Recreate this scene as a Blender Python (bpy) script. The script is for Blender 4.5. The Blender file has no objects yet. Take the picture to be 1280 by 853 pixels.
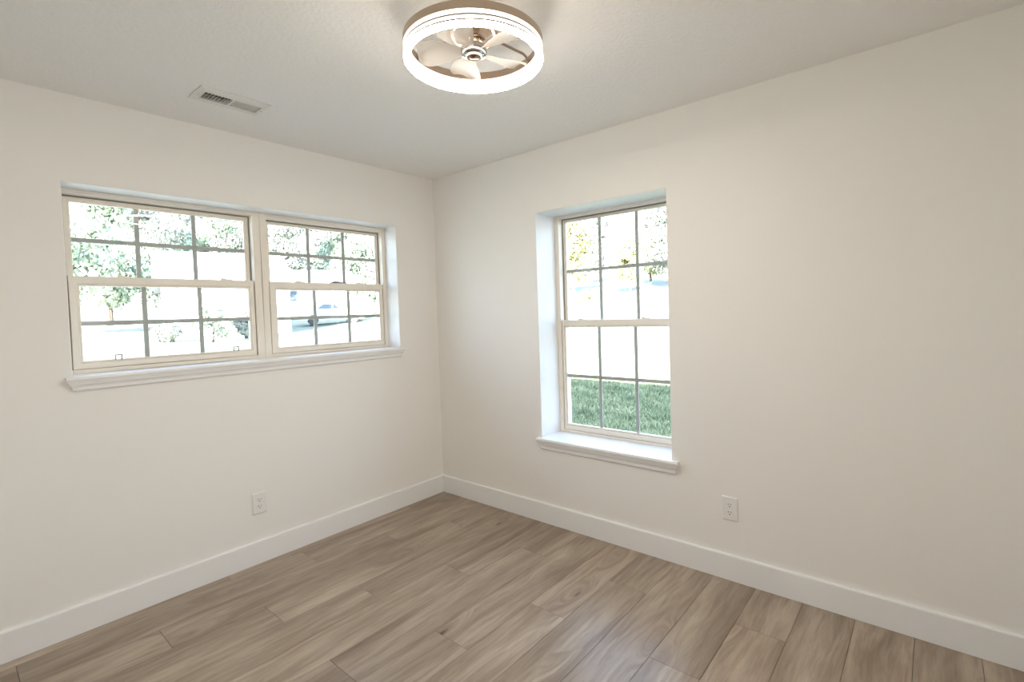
import bpy, bmesh, math, random
import numpy as np
from mathutils import Vector, Matrix
PI = math.pi
scene = bpy.context.scene
C = scene.collection

# ------------------------------------------------------------------ camera
cam_data = bpy.data.cameras.new('camera')
cam = bpy.data.objects.new('camera', cam_data)
C.objects.link(cam)
cam.matrix_world = Matrix(((0.636032, 0.045551, -0.770317, -2.549447),
                           (-0.771013, -0.003464, -0.63681, -3.008874),
                           (-0.031676, 0.998956, 0.032918, 1.395604),
                           (0, 0, 0, 1)))
cam_data.sensor_width = 36
cam_data.lens = 17.409
cam_data.shift_x = -0.01418
cam_data.shift_y = -0.01264
cam_data.clip_start = 0.02
cam_data.clip_end = 500
scene.camera = cam

# ------------------------------------------------------------------ exposure
scene.view_settings.view_transform = 'Standard'
scene.view_settings.look = 'None'
scene.view_settings.exposure = 1.0
scene.view_settings.gamma = 1.0
scene.view_settings.use_curve_mapping = False
scene.cycles.max_bounces = 14
scene.cycles.diffuse_bounces = 10
scene.cycles.transparent_max_bounces = 16
scene.cycles.sample_clamp_indirect = 12

# ------------------------------------------------------------------ sky and sun
SKY = 3.5
SUN = 38.0
LAMP_BOTTOM = 67.0    # the lit underside of the fan's ring
LAMP_OUTER = 27.0
LAMP_UPPER = 1.3
LAMP_INNER = 1.3
ROOM_FILL = 15.5      # added fill lamp in a made-up room behind the camera
world = bpy.data.worlds.new('sky')
scene.world = world
world.use_nodes = True
wn = world.node_tree.nodes
wl = world.node_tree.links
wn.clear()
w_out = wn.new('ShaderNodeOutputWorld')
w_bg = wn.new('ShaderNodeBackground')
w_ramp = wn.new('ShaderNodeValToRGB')
w_sep = wn.new('ShaderNodeSeparateXYZ')
w_tc = wn.new('ShaderNodeTexCoord')
wl.new(w_tc.outputs['Generated'], w_sep.inputs[0])
wl.new(w_sep.outputs[2], w_ramp.inputs[0])
w_ramp.color_ramp.elements[0].position = 0.0
w_ramp.color_ramp.elements[0].color = (0.80, 0.92, 1.0, 1)
w_ramp.color_ramp.elements[1].position = 0.75
w_ramp.color_ramp.elements[1].color = (0.40, 0.62, 1.0, 1)
wl.new(w_ramp.outputs[0], w_bg.inputs[0])
w_bg.inputs[1].default_value = SKY
wl.new(w_bg.outputs[0], w_out.inputs[0])

sun_data = bpy.data.lights.new('sun', 'SUN')
sun_data.energy = SUN
sun_data.color = (1.0, 0.97, 0.91)
sun_data.angle = math.radians(0.6)
sun = bpy.data.objects.new('sun', sun_data)
C.objects.link(sun)
SUN_EL = math.radians(23)
SUN_AZ = math.radians(27)          # the way the light travels, from +x towards +y
sun_dir = Vector((math.cos(SUN_AZ) * math.cos(SUN_EL), math.sin(SUN_AZ) * math.cos(SUN_EL), -math.sin(SUN_EL)))
sun.rotation_euler = sun_dir.to_track_quat('-Z', 'Y').to_euler()
sun.location = (-6, -6, 9)

# ------------------------------------------------------------------ helpers
def new_mat(name):
    m = bpy.data.materials.new(name)
    m.use_nodes = True
    nt = m.node_tree
    return m, nt, nt.nodes['Principled BSDF']

def node(nt, kind, **kw):
    n = nt.nodes.new(kind)
    for k, v in kw.items():
        setattr(n, k, v)
    return n

def plain(name, col, rough=0.5, metal=0.0, bump=None, var=None, spec=None):
    """colour with a little noise variation; bump = (scale, strength, distance)"""
    m, nt, b = new_mat(name)
    b.inputs['Base Color'].default_value = (*col, 1)
    b.inputs['Roughness'].default_value = rough
    b.inputs['Metallic'].default_value = metal
    if spec is not None:
        b.inputs['Specular IOR Level'].default_value = spec
    tc = node(nt, 'ShaderNodeTexCoord')
    if var:
        no = node(nt, 'ShaderNodeTexNoise')
        no.inputs['Scale'].default_value = var[0]
        no.inputs['Detail'].default_value = 4
        nt.links.new(tc.outputs['Object'], no.inputs['Vector'])
        mx = node(nt, 'ShaderNodeMix', data_type='RGBA')
        mx.inputs[6].default_value = (*[c * (1 - var[1]) for c in col], 1)
        mx.inputs[7].default_value = (*[min(1, c * (1 + var[1])) for c in col], 1)
        nt.links.new(no.outputs['Fac'], mx.inputs[0])
        nt.links.new(mx.outputs[2], b.inputs['Base Color'])
    if bump:
        no = node(nt, 'ShaderNodeTexNoise')
        no.inputs['Scale'].default_value = bump[0]
        no.inputs['Detail'].default_value = 3
        nt.links.new(tc.outputs['Object'], no.inputs['Vector'])
        bp = node(nt, 'ShaderNodeBump')
        bp.inputs['Strength'].default_value = bump[1]
        bp.inputs['Distance'].default_value = bump[2]
        nt.links.new(no.outputs['Fac'], bp.inputs['Height'])
        nt.links.new(bp.outputs[0], b.inputs['Normal'])
    return m

def obj(name, bm, m, parent=None, loc=None, smooth=False, recalc=True, **props):
    me = bpy.data.meshes.new(name)
    if recalc:
        bmesh.ops.recalc_face_normals(bm, faces=bm.faces[:])
    bm.to_mesh(me)
    bm.free()
    if isinstance(m, (list, tuple)):
        for x in m:
            me.materials.append(x)
    else:
        me.materials.append(m)
    if smooth:
        me.polygons.foreach_set('use_smooth', [True] * len(me.polygons))
        if smooth != 'full':
            me.set_sharp_from_angle(angle=math.radians(38))
    o = bpy.data.objects.new(name, me)
    C.objects.link(o)
    if parent:
        o.parent = parent
    if loc:
        o.location = loc
    for k, v in props.items():
        o[k] = v
    return o

def thing(name, label, cat, loc=(0, 0, 0), rz=0, group=None):
    o = bpy.data.objects.new(name, None)
    C.objects.link(o)
    o.location = loc
    o.rotation_euler = (0, 0, rz)
    o['label'] = label
    o['category'] = cat
    if group:
        o['group'] = group
    return o

def structure_root(name, loc=(0, 0, 0)):
    o = bpy.data.objects.new(name, None)
    C.objects.link(o)
    o.location = loc
    o['kind'] = 'structure'
    return o

def box(bm, lo, hi, bevel=0.0, f=None, segs=2):
    """axis box; f maps (x,y,z) to another frame"""
    t = bmesh.new()
    r = bmesh.ops.create_cube(t, size=1)
    for v in t.verts:
        v.co = Vector([(lo[i] + hi[i]) / 2 + v.co[i] * (hi[i] - lo[i]) for i in range(3)])
    if bevel:
        bmesh.ops.bevel(t, geom=t.edges[:], offset=bevel, segments=segs, affect='EDGES', profile=0.5)
    merge(bm, t, f)

def merge(bm, t, f=None):
    mp = {}
    for v in t.verts:
        co = f(v.co) if f else v.co
        mp[v] = bm.verts.new(co)
    for fa in t.faces:
        try:
            nf = bm.faces.new([mp[v] for v in fa.verts])
            nf.smooth = fa.smooth
            nf.material_index = fa.material_index
        except ValueError:
            pass
    t.free()

def lathe(bm, prof, segs=48, center=(0, 0), closed=False, f=None):
    rings = []
    for r, z in prof:
        rings.append([bm.verts.new((center[0] + r * math.cos(2 * PI * k / segs), center[1] + r * math.sin(2 * PI * k / segs), z)) for k in range(segs)])
    n = len(rings)
    for i in range(n if closed else n - 1):
        a, b = rings[i], rings[(i + 1) % n]
        for k in range(segs):
            bm.faces.new((a[k], a[(k + 1) % segs], b[(k + 1) % segs], b[k]))
    if not closed:
        for ring, (r, z) in ((rings[0], prof[0]), (rings[-1], prof[-1])):
            if r > 1e-6:
                bm.faces.new(ring)
    if f:
        for ring in rings:
            for v in ring:
                v.co = f(v.co)

def tube(bm, pts, r, segs=10, flat=1.0):
    pts = [Vector(p) for p in pts]
    rings = []
    n = len(pts)
    up = Vector((0, 0, 1))
    for i, p in enumerate(pts):
        d = (pts[min(i + 1, n - 1)] - pts[max(i - 1, 0)]).normalized()
        a = d.cross(up)
        if a.length < 1e-3:
            a = d.cross(Vector((1, 0, 0)))
        a.normalize()
        b = a.cross(d).normalized()
        rr = r[i] if isinstance(r, (list, tuple)) else r
        rings.append([bm.verts.new(p + a * math.cos(2 * PI * k / segs) * rr + b * math.sin(2 * PI * k / segs) * rr * flat) for k in range(segs)])
    for i in range(n - 1):
        for k in range(segs):
            bm.faces.new((rings[i][k], rings[i][(k + 1) % segs], rings[i + 1][(k + 1) % segs], rings[i + 1][k]))
    bm.faces.new(rings[0])
    bm.faces.new(rings[-1])

def prism(bm, poly, axis_lo, axis_hi, f):
    """extrude a 2-D polygon [(a,b)]; f(a,b,t) -> xyz"""
    A = [bm.verts.new(f(a, b, axis_lo)) for a, b in poly]
    B = [bm.verts.new(f(a, b, axis_hi)) for a, b in poly]
    n = len(poly)
    for i in range(n):
        bm.faces.new((A[i], A[(i + 1) % n], B[(i + 1) % n], B[i]))
    bm.faces.new(A)
    bm.faces.new(B)

# ------------------------------------------------------------------ materials
M_wall = plain('wall_paint', (0.86, 0.845, 0.815), 0.55, bump=(240, 0.12, 0.002), var=(1.5, 0.012), spec=0.3)
M_trim = plain('trim_paint', (0.86, 0.86, 0.86), 0.33, bump=(60, 0.05, 0.001), spec=0.45)
M_reveal = plain('reveal_paint', (0.82, 0.82, 0.825), 0.4, bump=(120, 0.08, 0.001))
M_vinyl = plain('almond_vinyl', (0.86, 0.80, 0.71), 0.38, var=(12, 0.02))
M_grille = plain('grille_vinyl', (0.66, 0.65, 0.61), 0.4, var=(12, 0.02))
M_chrome = plain('polished_chrome', (0.50, 0.48, 0.46), 0.07, 1.0)
M_champagne = plain('champagne_chrome', (0.80, 0.66, 0.54), 0.12, 1.0)
M_tanmetal = plain('brushed_champagne_metal', (0.50, 0.40, 0.31), 0.42, 0.75, var=(40, 0.04))
M_rod = plain('bronze_rod', (0.20, 0.155, 0.12), 0.35, 0.7)
M_plastic = plain('outlet_plastic', (0.82, 0.81, 0.79), 0.3)
M_dark = plain('dark_slot', (0.02, 0.02, 0.02), 0.6)
M_steel = plain('screw_steel', (0.55, 0.54, 0.52), 0.35, 0.9)
M_vent = plain('vent_enamel', (0.74, 0.73, 0.69), 0.4)
M_duct = plain('duct_dark', (0.05, 0.055, 0.05), 0.7)
M_gap_shade = plain('gap_shade_grey', (0.27, 0.24, 0.20), 0.95)  # dark colour stands for the shade in the gap around the sash
M_lock = plain('lock_metal', (0.30, 0.27, 0.24), 0.4, 0.6)

# ceiling: sprayed knock-down texture
M_ceiling, nt, b = new_mat('ceiling_texture')
b.inputs['Base Color'].default_value = (0.86, 0.85, 0.83, 1)
b.inputs['Roughness'].default_value = 0.85
tc = node(nt, 'ShaderNodeTexCoord')
v1 = node(nt, 'ShaderNodeTexNoise'); v1.inputs['Scale'].default_value = 55; v1.inputs['Detail'].default_value = 4; v1.inputs['Roughness'].default_value = 0.6
nt.links.new(tc.outputs['Object'], v1.inputs['Vector'])
r1 = node(nt, 'ShaderNodeValToRGB'); r1.color_ramp.elements[0].position = 0.42; r1.color_ramp.elements[1].position = 0.60
nt.links.new(v1.outputs['Fac'], r1.inputs[0])
bp = node(nt, 'ShaderNodeBump'); bp.inputs['Strength'].default_value = 0.35; bp.inputs['Distance'].default_value = 0.004
nt.links.new(r1.outputs[0], bp.inputs['Height'])
nt.links.new(bp.outputs[0], b.inputs['Normal'])

# light ring diffuser: an opal band that gives off the light, strongest underneath
def glow(name, strength):
    m, nt, b = new_mat(name)
    b.inputs['Base Color'].default_value = (0.9, 0.88, 0.85, 1)
    b.inputs['Roughness'].default_value = 0.3
    b.inputs['Emission Color'].default_value = (1.0, 0.905, 0.80, 1)
    b.inputs['Emission Strength'].default_value = strength
    return m
M_glow_bottom = glow('opal_diffuser_underside', LAMP_BOTTOM)
M_glow_outer = glow('opal_diffuser_outer', LAMP_OUTER)
M_glow_upper = glow('opal_diffuser_upper', LAMP_UPPER)
M_glow_inner = glow('opal_diffuser_inner', LAMP_INNER)

def thin_fresnel(nt, fr, ior):
    """both faces of a thin pane reflect alike (the node would otherwise invert the index on back faces)"""
    g = node(nt, 'ShaderNodeNewGeometry')
    m = node(nt, 'ShaderNodeMix', data_type='FLOAT')
    m.inputs[2].default_value = ior; m.inputs[3].default_value = 1.0 / ior
    nt.links.new(g.outputs['Backfacing'], m.inputs[0]); nt.links.new(m.outputs[0], fr.inputs[0])

# fan blades: smoky translucent acrylic
M_blade = bpy.data.materials.new('smoked_acrylic'); M_blade.use_nodes = True
nt = M_blade.node_tree; nt.nodes.clear()
o_ = node(nt, 'ShaderNodeOutputMaterial')
d_ = node(nt, 'ShaderNodeBsdfDiffuse'); d_.inputs[0].default_value = (0.80, 0.78, 0.75, 1)
t_ = node(nt, 'ShaderNodeBsdfTranslucent'); t_.inputs[0].default_value = (0.85, 0.83, 0.80, 1)
tr = node(nt, 'ShaderNodeBsdfTransparent'); tr.inputs[0].default_value = (0.86, 0.84, 0.81, 1)
gl = node(nt, 'ShaderNodeBsdfGlossy'); gl.inputs[0].default_value = (0.6, 0.6, 0.6, 1); gl.inputs[1].default_value = 0.3
a1 = node(nt, 'ShaderNodeMixShader'); a1.inputs[0].default_value = 0.35
a2 = node(nt, 'ShaderNodeMixShader'); a2.inputs[0].default_value = 0.66
a3 = node(nt, 'ShaderNodeMixShader')
fr = node(nt, 'ShaderNodeFresnel'); thin_fresnel(nt, fr, 1.4)
nt.links.new(d_.outputs[0], a1.inputs[1]); nt.links.new(t_.outputs[0], a1.inputs[2])
nt.links.new(a1.outputs[0], a2.inputs[1]); nt.links.new(tr.outputs[0], a2.inputs[2])
nt.links.new(fr.outputs[0], a3.inputs[0]); nt.links.new(a2.outputs[0], a3.inputs[1]); nt.links.new(gl.outputs[0], a3.inputs[2])
nt.links.new(a3.outputs[0], o_.inputs[0])

# window glass: clear pane with a fresnel reflection
def glass_mat(name, tint, ior=1.35):
    m = bpy.data.materials.new(name); m.use_nodes = True
    nt = m.node_tree; nt.nodes.clear()
    o_ = node(nt, 'ShaderNodeOutputMaterial')
    tr = node(nt, 'ShaderNodeBsdfTransparent'); tr.inputs[0].default_value = (*tint, 1)
    gl = node(nt, 'ShaderNodeBsdfGlossy'); gl.inputs[1].default_value = 0.02
    fr = node(nt, 'ShaderNodeFresnel'); thin_fresnel(nt, fr, ior)
    mx = node(nt, 'ShaderNodeMixShader')
    nt.links.new(fr.outputs[0], mx.inputs[0]); nt.links.new(tr.outputs[0], mx.inputs[1]); nt.links.new(gl.outputs[0], mx.inputs[2])
    nt.links.new(mx.outputs[0], o_.inputs[0])
    return m
M_glass = glass_mat('window_glass', (0.885, 0.90, 0.90))

# floor: oak laminate planks
M_floor, nt, b = new_mat('oak_laminate')
L = nt.links.new
at = node(nt, 'ShaderNodeAttribute'); at.attribute_name = 'plank'
sp = node(nt, 'ShaderNodeSeparateColor'); L(at.outputs['Color'], sp.inputs[0])
tc = node(nt, 'ShaderNodeTexCoord')
def vec(sx, sy, rnd_off=(37.0, 23.0, 11.0)):
    mp = node(nt, 'ShaderNodeVectorMath', operation='MULTIPLY'); mp.inputs[1].default_value = (sx, sy, 1)
    L(tc.outputs['Object'], mp.inputs[0])
    of = node(nt, 'ShaderNodeVectorMath', operation='MULTIPLY'); of.inputs[1].default_value = rnd_off
    L(at.outputs['Color'], of.inputs[0])
    ad = node(nt, 'ShaderNodeVectorMath', operation='ADD'); L(mp.outputs[0], ad.inputs[0]); L(of.outputs[0], ad.inputs[1])
    return ad.outputs[0]
def noise(v, sc, det=3, rough=0.5, dist=0.0):
    n = node(nt, 'ShaderNodeTexNoise'); n.inputs['Scale'].default_value = sc; n.inputs['Detail'].default_value = det
    n.inputs['Roughness'].default_value = rough; n.inputs['Distortion'].default_value = dist
    L(v, n.inputs['Vector']); return n.outputs['Fac']
def ramp(v, stops):
    r = node(nt, 'ShaderNodeValToRGB'); cr = r.color_ramp
    while len(cr.elements) < len(stops): cr.elements.new(0.5)
    for e, (p, c) in zip(cr.elements, stops):
        e.position = p; e.color = (*c, 1) if len(c) == 3 else c
    L(v, r.inputs[0]); return r.outputs[0]
def mth(op, a, bb):
    n = node(nt, 'ShaderNodeMath', operation=op)
    for i, x in enumerate((a, bb)):
        if x is None: continue
        if isinstance(x, (int, float)): n.inputs[i].default_value = x
        else: L(x, n.inputs[i])
    return n.outputs[0]
def mixc(fac, c1, c2, blend='MIX'):
    n = node(nt, 'ShaderNodeMix', data_type='RGBA', blend_type=blend)
    for i, x in ((0, fac), (6, c1), (7, c2)):
        if isinstance(x, (int, float)): n.inputs[i].default_value = x
        elif isinstance(x, tuple): n.inputs[i].default_value = (*x, 1)
        else: L(x, n.inputs[i])
    return n.outputs[2]
def vadd(v, off_y, off_x=None):
    cb = node(nt, 'ShaderNodeCombineXYZ')
    if off_x is not None: L(off_x, cb.inputs[0])
    L(off_y, cb.inputs[1])
    ad = node(nt, 'ShaderNodeVectorMath', operation='ADD'); L(v, ad.inputs[0]); L(cb.outputs[0], ad.inputs[1])
    return ad.outputs[0]
# knots: one in some of the cells of a stretched cell pattern; the grain bends around them
vo = node(nt, 'ShaderNodeTexVoronoi'); vo.inputs['Scale'].default_value = 1.0
L(vec(2.0, 6.5, (31.0, 17.0, 0.0)), vo.inputs['Vector'])
vs = node(nt, 'ShaderNodeSeparateColor'); L(vo.outputs['Color'], vs.inputs[0])
on = mth('GREATER_THAN', vs.outputs[0], 0.60)
near = mth('MULTIPLY', ramp(vo.outputs['Distance'], [(0.0, (1, 1, 1)), (0.42, (0, 0, 0))]), on)
w1 = noise(vec(1.7, 5.0), 1.0, 2, 0.5, 0.0)
warp = mth('ADD', mth('MULTIPLY', w1, 0.55), mth('MULTIPLY', near, 0.85))
broad = noise(vadd(vec(0.9, 6.0), warp), 1.3, 3, 0.5, 0.4)
rings = mth('SINE', mth('MULTIPLY', noise(vadd(vec(0.60, 4.6), warp), 1.2, 2, 0.45, 0.3), 58.0), None)
rings = mth('MULTIPLY_ADD', rings, 0.5); nt.nodes[-1].inputs[2].default_value = 0.5
streak = noise(vadd(vec(1.9, 24.0), mth('MULTIPLY', warp, 3.0)), 2.0, 4, 0.6, 0.3)
fine = noise(vec(9.0, 150.0), 2.0, 3, 0.6, 0.0)
col = ramp(broad, [(0.26, (0.245, 0.178, 0.128)), (0.42, (0.365, 0.285, 0.212)), (0.55, (0.44, 0.352, 0.268)), (0.66, (0.52, 0.43, 0.335)), (0.76, (0.62, 0.53, 0.42))])
col = mixc(mth('MULTIPLY', rings, 0.16), col, (0.20, 0.14, 0.10))
col = mixc(ramp(streak, [(0.34, (0.60, 0.60, 0.60)), (0.56, (0, 0, 0))]), col, (0.62, 0.55, 0.48), 'MULTIPLY')
col = mixc(ramp(fine, [(0.38, (0.28, 0.28, 0.28)), (0.60, (0, 0, 0))]), col, (0.66, 0.60, 0.54), 'MULTIPLY')
col = mixc(mth('MULTIPLY', near, 0.42), col, (0.23, 0.16, 0.115))
kn = mth('MULTIPLY', ramp(mth('ADD', vo.outputs['Distance'], mth('MULTIPLY', fine, 0.06)), [(0.055, (0.9, 0.9, 0.9)), (0.115, (0, 0, 0))]), on)
col = mixc(kn, col, (0.075, 0.048, 0.032))
# plank to plank tone
tone = node(nt, 'ShaderNodeHueSaturation')
L(col, tone.inputs['Color'])
L(mth('MULTIPLY_ADD', sp.outputs[2], 0.16), tone.inputs['Value']); nt.nodes[-1].inputs[2].default_value = 0.93
tone.inputs['Saturation'].default_value = 0.96
L(tone.outputs[0], b.inputs['Base Color'])
b.inputs['Specular IOR Level'].default_value = 0.5
L(mth('MULTIPLY_ADD', fine, 0.06), b.inputs['Roughness']); nt.nodes[-1].inputs[2].default_value = 0.27
bp = node(nt, 'ShaderNodeBump'); bp.inputs['Strength'].default_value = 0.12; bp.inputs['Distance'].default_value = 0.0008
L(fine, bp.inputs['Height']); L(bp.outputs[0], b.inputs['Normal'])

# ------------------------------------------------------------------ room size
H = 2.44
X0, Y0 = -2.80, -3.62          # the two walls behind the camera
WL, WR = 0.24, 0.31            # wall thickness, left and right

# ------------------------------------------------------------------ floor
def build_floor():
    bm = bmesh.new()
    cl = bm.loops.layers.color.new('plank')
    rnd = random.Random(5)
    offs = [0.37, 1.184, 0.745, 0.369, 1.186, 0.768, 0.370, 1.182, 0.771, 0.373, 1.184, 0.772, 0.355, 1.18, 0.77, 0.37, 1.18, 0.76, 0.36]
    LEN = 1.195
    edges = [0.0] + [0.075 + 0.2045 * k for k in range(19)]
    g, c = 0.0003, 0.0009
    for r in range(len(edges) - 1):
        ya, yb = -edges[r + 1], -edges[r]
        if ya < Y0 - 0.25:
            break
        x = -offs[r] + LEN
        xs = []
        while x > X0 - LEN:
            xs.append(x); x -= LEN
        xs.append(x)
        for i in range(len(xs) - 1):
            xb, xa = min(xs[i], 0.0), max(xs[i + 1], X0)
            if xb - xa < 0.01:
                continue
            y1, y2 = max(ya, Y0), yb
            o4 = [(xa + g, y1 + g), (xb - g, y1 + g), (xb - g, y2 - g), (xa + g, y2 - g)]
            k = c
            i4 = [(xa + g + k, y1 + g + k), (xb - g - k, y1 + g + k), (xb - g - k, y2 - g - k), (xa + g + k, y2 - g - k)]
            vo = [bm.verts.new((a, bb, -0.0016)) for a, bb in o4]
            vi = [bm.verts.new((a, bb, 0.0)) for a, bb in i4]
            vb = [bm.verts.new((a, bb, -0.008)) for a, bb in o4]
            fs = [bm.faces.new(vi)]
            for j in range(4):
                fs.append(bm.faces.new((vo[j], vo[(j + 1) % 4], vi[(j + 1) % 4], vi[j])))
                fs.append(bm.faces.new((vb[j], vb[(j + 1) % 4], vo[(j + 1) % 4], vo[j])))
            colr = (rnd.random(), rnd.random(), rnd.random(), 1)
            for f in fs:
                for l in f.loops:
                    l[cl] = colr
    # sub-floor below the planks
    t = bmesh.new(); box(t, (X0 - 0.1, Y0 - 0.1, -0.20), (WR, WL, -0.0075))
    mark = len(bm.faces)
    merge(bm, t)
    bm.faces.ensure_lookup_table()
    for f in bm.faces[mark:]:
        f.material_index = 1
    return obj('floor', bm, [M_floor, plain('subfloor', (0.10, 0.075, 0.055), 0.9)], kind='structure')
build_floor()

# ------------------------------------------------------------------ walls
def wall_with_hole(name, f, u0, u1, w1, hu0, hu1, hz0, hz1, zlo=-0.0, zhi=H):
    bm = bmesh.new()
    us = [u0, hu0, hu1, u1]; zs = [zlo, hz0, hz1, zhi]
    V = {}
    for wi, w in enumerate((0.0, w1)):
        for i, u in enumerate(us):
            for j, z in enumerate(zs):
                V[i, j, wi] = bm.verts.new(f(Vector((u, w, z))))
    for wi in (0, 1):
        for i in range(3):
            for j in range(3):
                if (i, j) != (1, 1):
                    bm.faces.new((V[i, j, wi], V[i + 1, j, wi], V[i + 1, j + 1, wi], V[i, j + 1, wi]))
    for i in range(3):
        bm.faces.new((V[i, 0, 0], V[i + 1, 0, 0], V[i + 1, 0, 1], V[i, 0, 1]))
        bm.faces.new((V[i, 3, 0], V[i + 1, 3, 0], V[i + 1, 3, 1], V[i, 3, 1]))
        bm.faces.new((V[0, i, 0], V[0, i + 1, 0], V[0, i + 1, 1], V[0, i, 1]))
        bm.faces.new((V[3, i, 0], V[3, i + 1, 0], V[3, i + 1, 1], V[3, i, 1]))
    hole = []
    hole.append(bm.faces.new((V[1, 1, 0], V[2, 1, 0], V[2, 1, 1], V[1, 1, 1])))
    hole.append(bm.faces.new((V[1, 2, 0], V[2, 2, 0], V[2, 2, 1], V[1, 2, 1])))
    hole.append(bm.faces.new((V[1, 1, 0], V[1, 2, 0], V[1, 2, 1], V[1, 1, 1])))
    hole.append(bm.faces.new((V[2, 1, 0], V[2, 2, 0], V[2, 2, 1], V[2, 1, 1])))
    for h in hole:
        h.material_index = 1
    # softly rounded drywall corner around the hole
    edges = [e for e in bm.edges if all(abs((v.co - f(Vector((u, 0, z)))).length) >= 0 for v in e.verts for u, z in [(hu0, hz0)])
             and len(e.link_faces) == 2 and {fa.material_index for fa in e.link_faces} == {0, 1}]
    front = {V[1, 1, 0], V[2, 1, 0], V[1, 2, 0], V[2, 2, 0]}
    edges = [e for e in edges if e.verts[0] in front and e.verts[1] in front]
    bmesh.ops.bevel(bm, geom=edges, offset=0.004, segments=3, affect='EDGES', profile=0.5)
    return obj(name, bm, [M_wall, M_reveal], kind='structure')

fL = lambda v: Vector((v[0], v[1], v[2]))            # left wall: u = x, depth = y
fR = lambda v: Vector((v[1], v[0], v[2]))            # right wall: u = y, depth = x

LU0, LU1, LZ0, LZ1 = -2.139, -0.360, 1.140, 2.045
RU0, RU1, RZ0, RZ1 = -1.897, -1.004, 0.538, 2.035
wall_with_hole('wall_left', fL, X0 - 0.1, 0.0, WL, LU0, LU1, LZ0, LZ1)
wall_with_hole('wall_right', fR, Y0 - 0.1, WL, WR, RU0, RU1, RZ0, RZ1)
bm = bmesh.new(); box(bm, (X0 - 0.1, Y0 - 0.1, 0), (X0, 0, H)); obj('wall_back', bm, M_wall, kind='structure')
# wall behind the camera; opening and room beyond are added for fill light
OX0, OX1, OZ = -2.45, -0.75, 2.10
bm = bmesh.new()
box(bm, (X0, Y0 - 0.1, 0), (OX0, Y0, H)); box(bm, (OX1, Y0 - 0.1, 0), (0, Y0, H)); box(bm, (OX0, Y0 - 0.1, OZ), (OX1, Y0, H))
obj('wall_front', bm, M_wall, kind='structure')
NY = -7.4
bm = bmesh.new()
box(bm, (X0 - 0.1, NY - 0.1, -0.2), (WR, Y0 - 0.1, -0.0005)); box(bm, (X0 - 0.1, NY - 0.1, H), (WR, Y0 - 0.1, H + 0.1))
box(bm, (X0 - 0.1, NY - 0.1, 0), (WR, NY, H)); box(bm, (X0 - 0.1, NY, 0), (X0, Y0 - 0.1, H)); box(bm, (0, NY, 0), (WR, Y0 - 0.1, H))
obj('wall_fillroom', bm, M_wall, kind='structure')  # shell of the made-up room that holds the fill lamp
pl = bpy.data.lights.new('added_room_fill', 'AREA'); pl.shape = 'RECTANGLE'; pl.size = 1.9; pl.size_y = 1.9; pl.energy = ROOM_FILL; pl.color = (1.0, 0.97, 0.94)  # fill lamp added to brighten the room; no door stands here
po = bpy.data.objects.new('added_room_fill', pl); C.objects.link(po); po.location = (-1.6, NY + 0.03, 1.15); po.rotation_euler = (PI / 2, 0, 0)
# ceiling with a duct opening under the register
VX0, VX1, VY0, VY1 = -1.731, -1.433, -0.522, -0.342
bm = bmesh.new()
hx0, hx1, hy0, hy1 = VX0 + 0.03, VX1 - 0.03, VY0 + 0.045, VY1 - 0.045
for lo, hi in (((X0 - 0.1, Y0 - 0.1), (hx0, WL)), ((hx1, Y0 - 0.1), (WR, WL)), ((hx0, Y0 - 0.1), (hx1, hy0)), ((hx0, hy1), (hx1, WL))):
    box(bm, (lo[0], lo[1], H), (hi[0], hi[1], H + 0.10))
obj('ceiling', bm, M_ceiling, kind='structure')

# unseen gable roof over the house, shaped to cast its shade on the lawn
bm = bmesh.new()
poly = [(-7.2, 2.72), (-3.0, 4.80), (0.95, 2.72), (0.95, 2.60), (-7.2, 2.60)]
prism(bm, poly, -9.0, 1.1, lambda a, b_, t: (a, t, b_))
obj('roof', bm, plain('roof_shingle', (0.12, 0.11, 0.10), 0.9, bump=(30, 0.4, 0.01)), kind='structure')
# the rest of the house beyond the room
bm = bmesh.new()
box(bm, (-6.9, -8.7, -0.6), (X0 - 0.1, WL, 2.60)); box(bm, (X0 - 0.1, -8.7, -0.6), (WR, NY - 0.1, 2.60))
obj('wall_outer', bm, plain('outer_siding', (0.62, 0.60, 0.56), 0.8, bump=(8, 0.2, 0.01)), kind='structure')
bm = bmesh.new(); box(bm, (X0 - 0.1, WL - 0.2, -0.6), (WR, WL, -0.01)); box(bm, (WR - 0.2, Y0 - 0.1, -0.6), (WR, WL, -0.01))
obj('wall_foundation', bm, plain('foundation_block', (0.40, 0.39, 0.37), 0.9, bump=(20, 0.4, 0.01)), kind='structure')

# ------------------------------------------------------------------ baseboards
BH, BT = 0.130, 0.016
prof = [(0.0, 0.0), (-BT, 0.0), (-BT, BH - 0.006), (-BT + 0.0015, BH - 0.0022), (-BT + 0.005, BH), (0.0, BH)]
def baseboard(name, a0, a1, f):
    bm = bmesh.new()
    A, B = [], []
    for p, z in prof:
        A.append(bm.verts.new(f(a0, p, z + 0.0005))); B.append(bm.verts.new(f(a1 + p, p, z + 0.0005)))
    n = len(prof)
    for i in range(n):
        bm.faces.new((A[i], A[(i + 1) % n], B[(i + 1) % n], B[i]))
    bm.faces.new(A); bm.faces.new(B)
    obj(name, bm, M_trim, kind='structure')
baseboard('baseboard_left', X0, 0.0, lambda u, p, z: (u, p, z))
baseboard('baseboard_right', Y0, 0.0, lambda u, p, z: (p, u, z))

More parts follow.
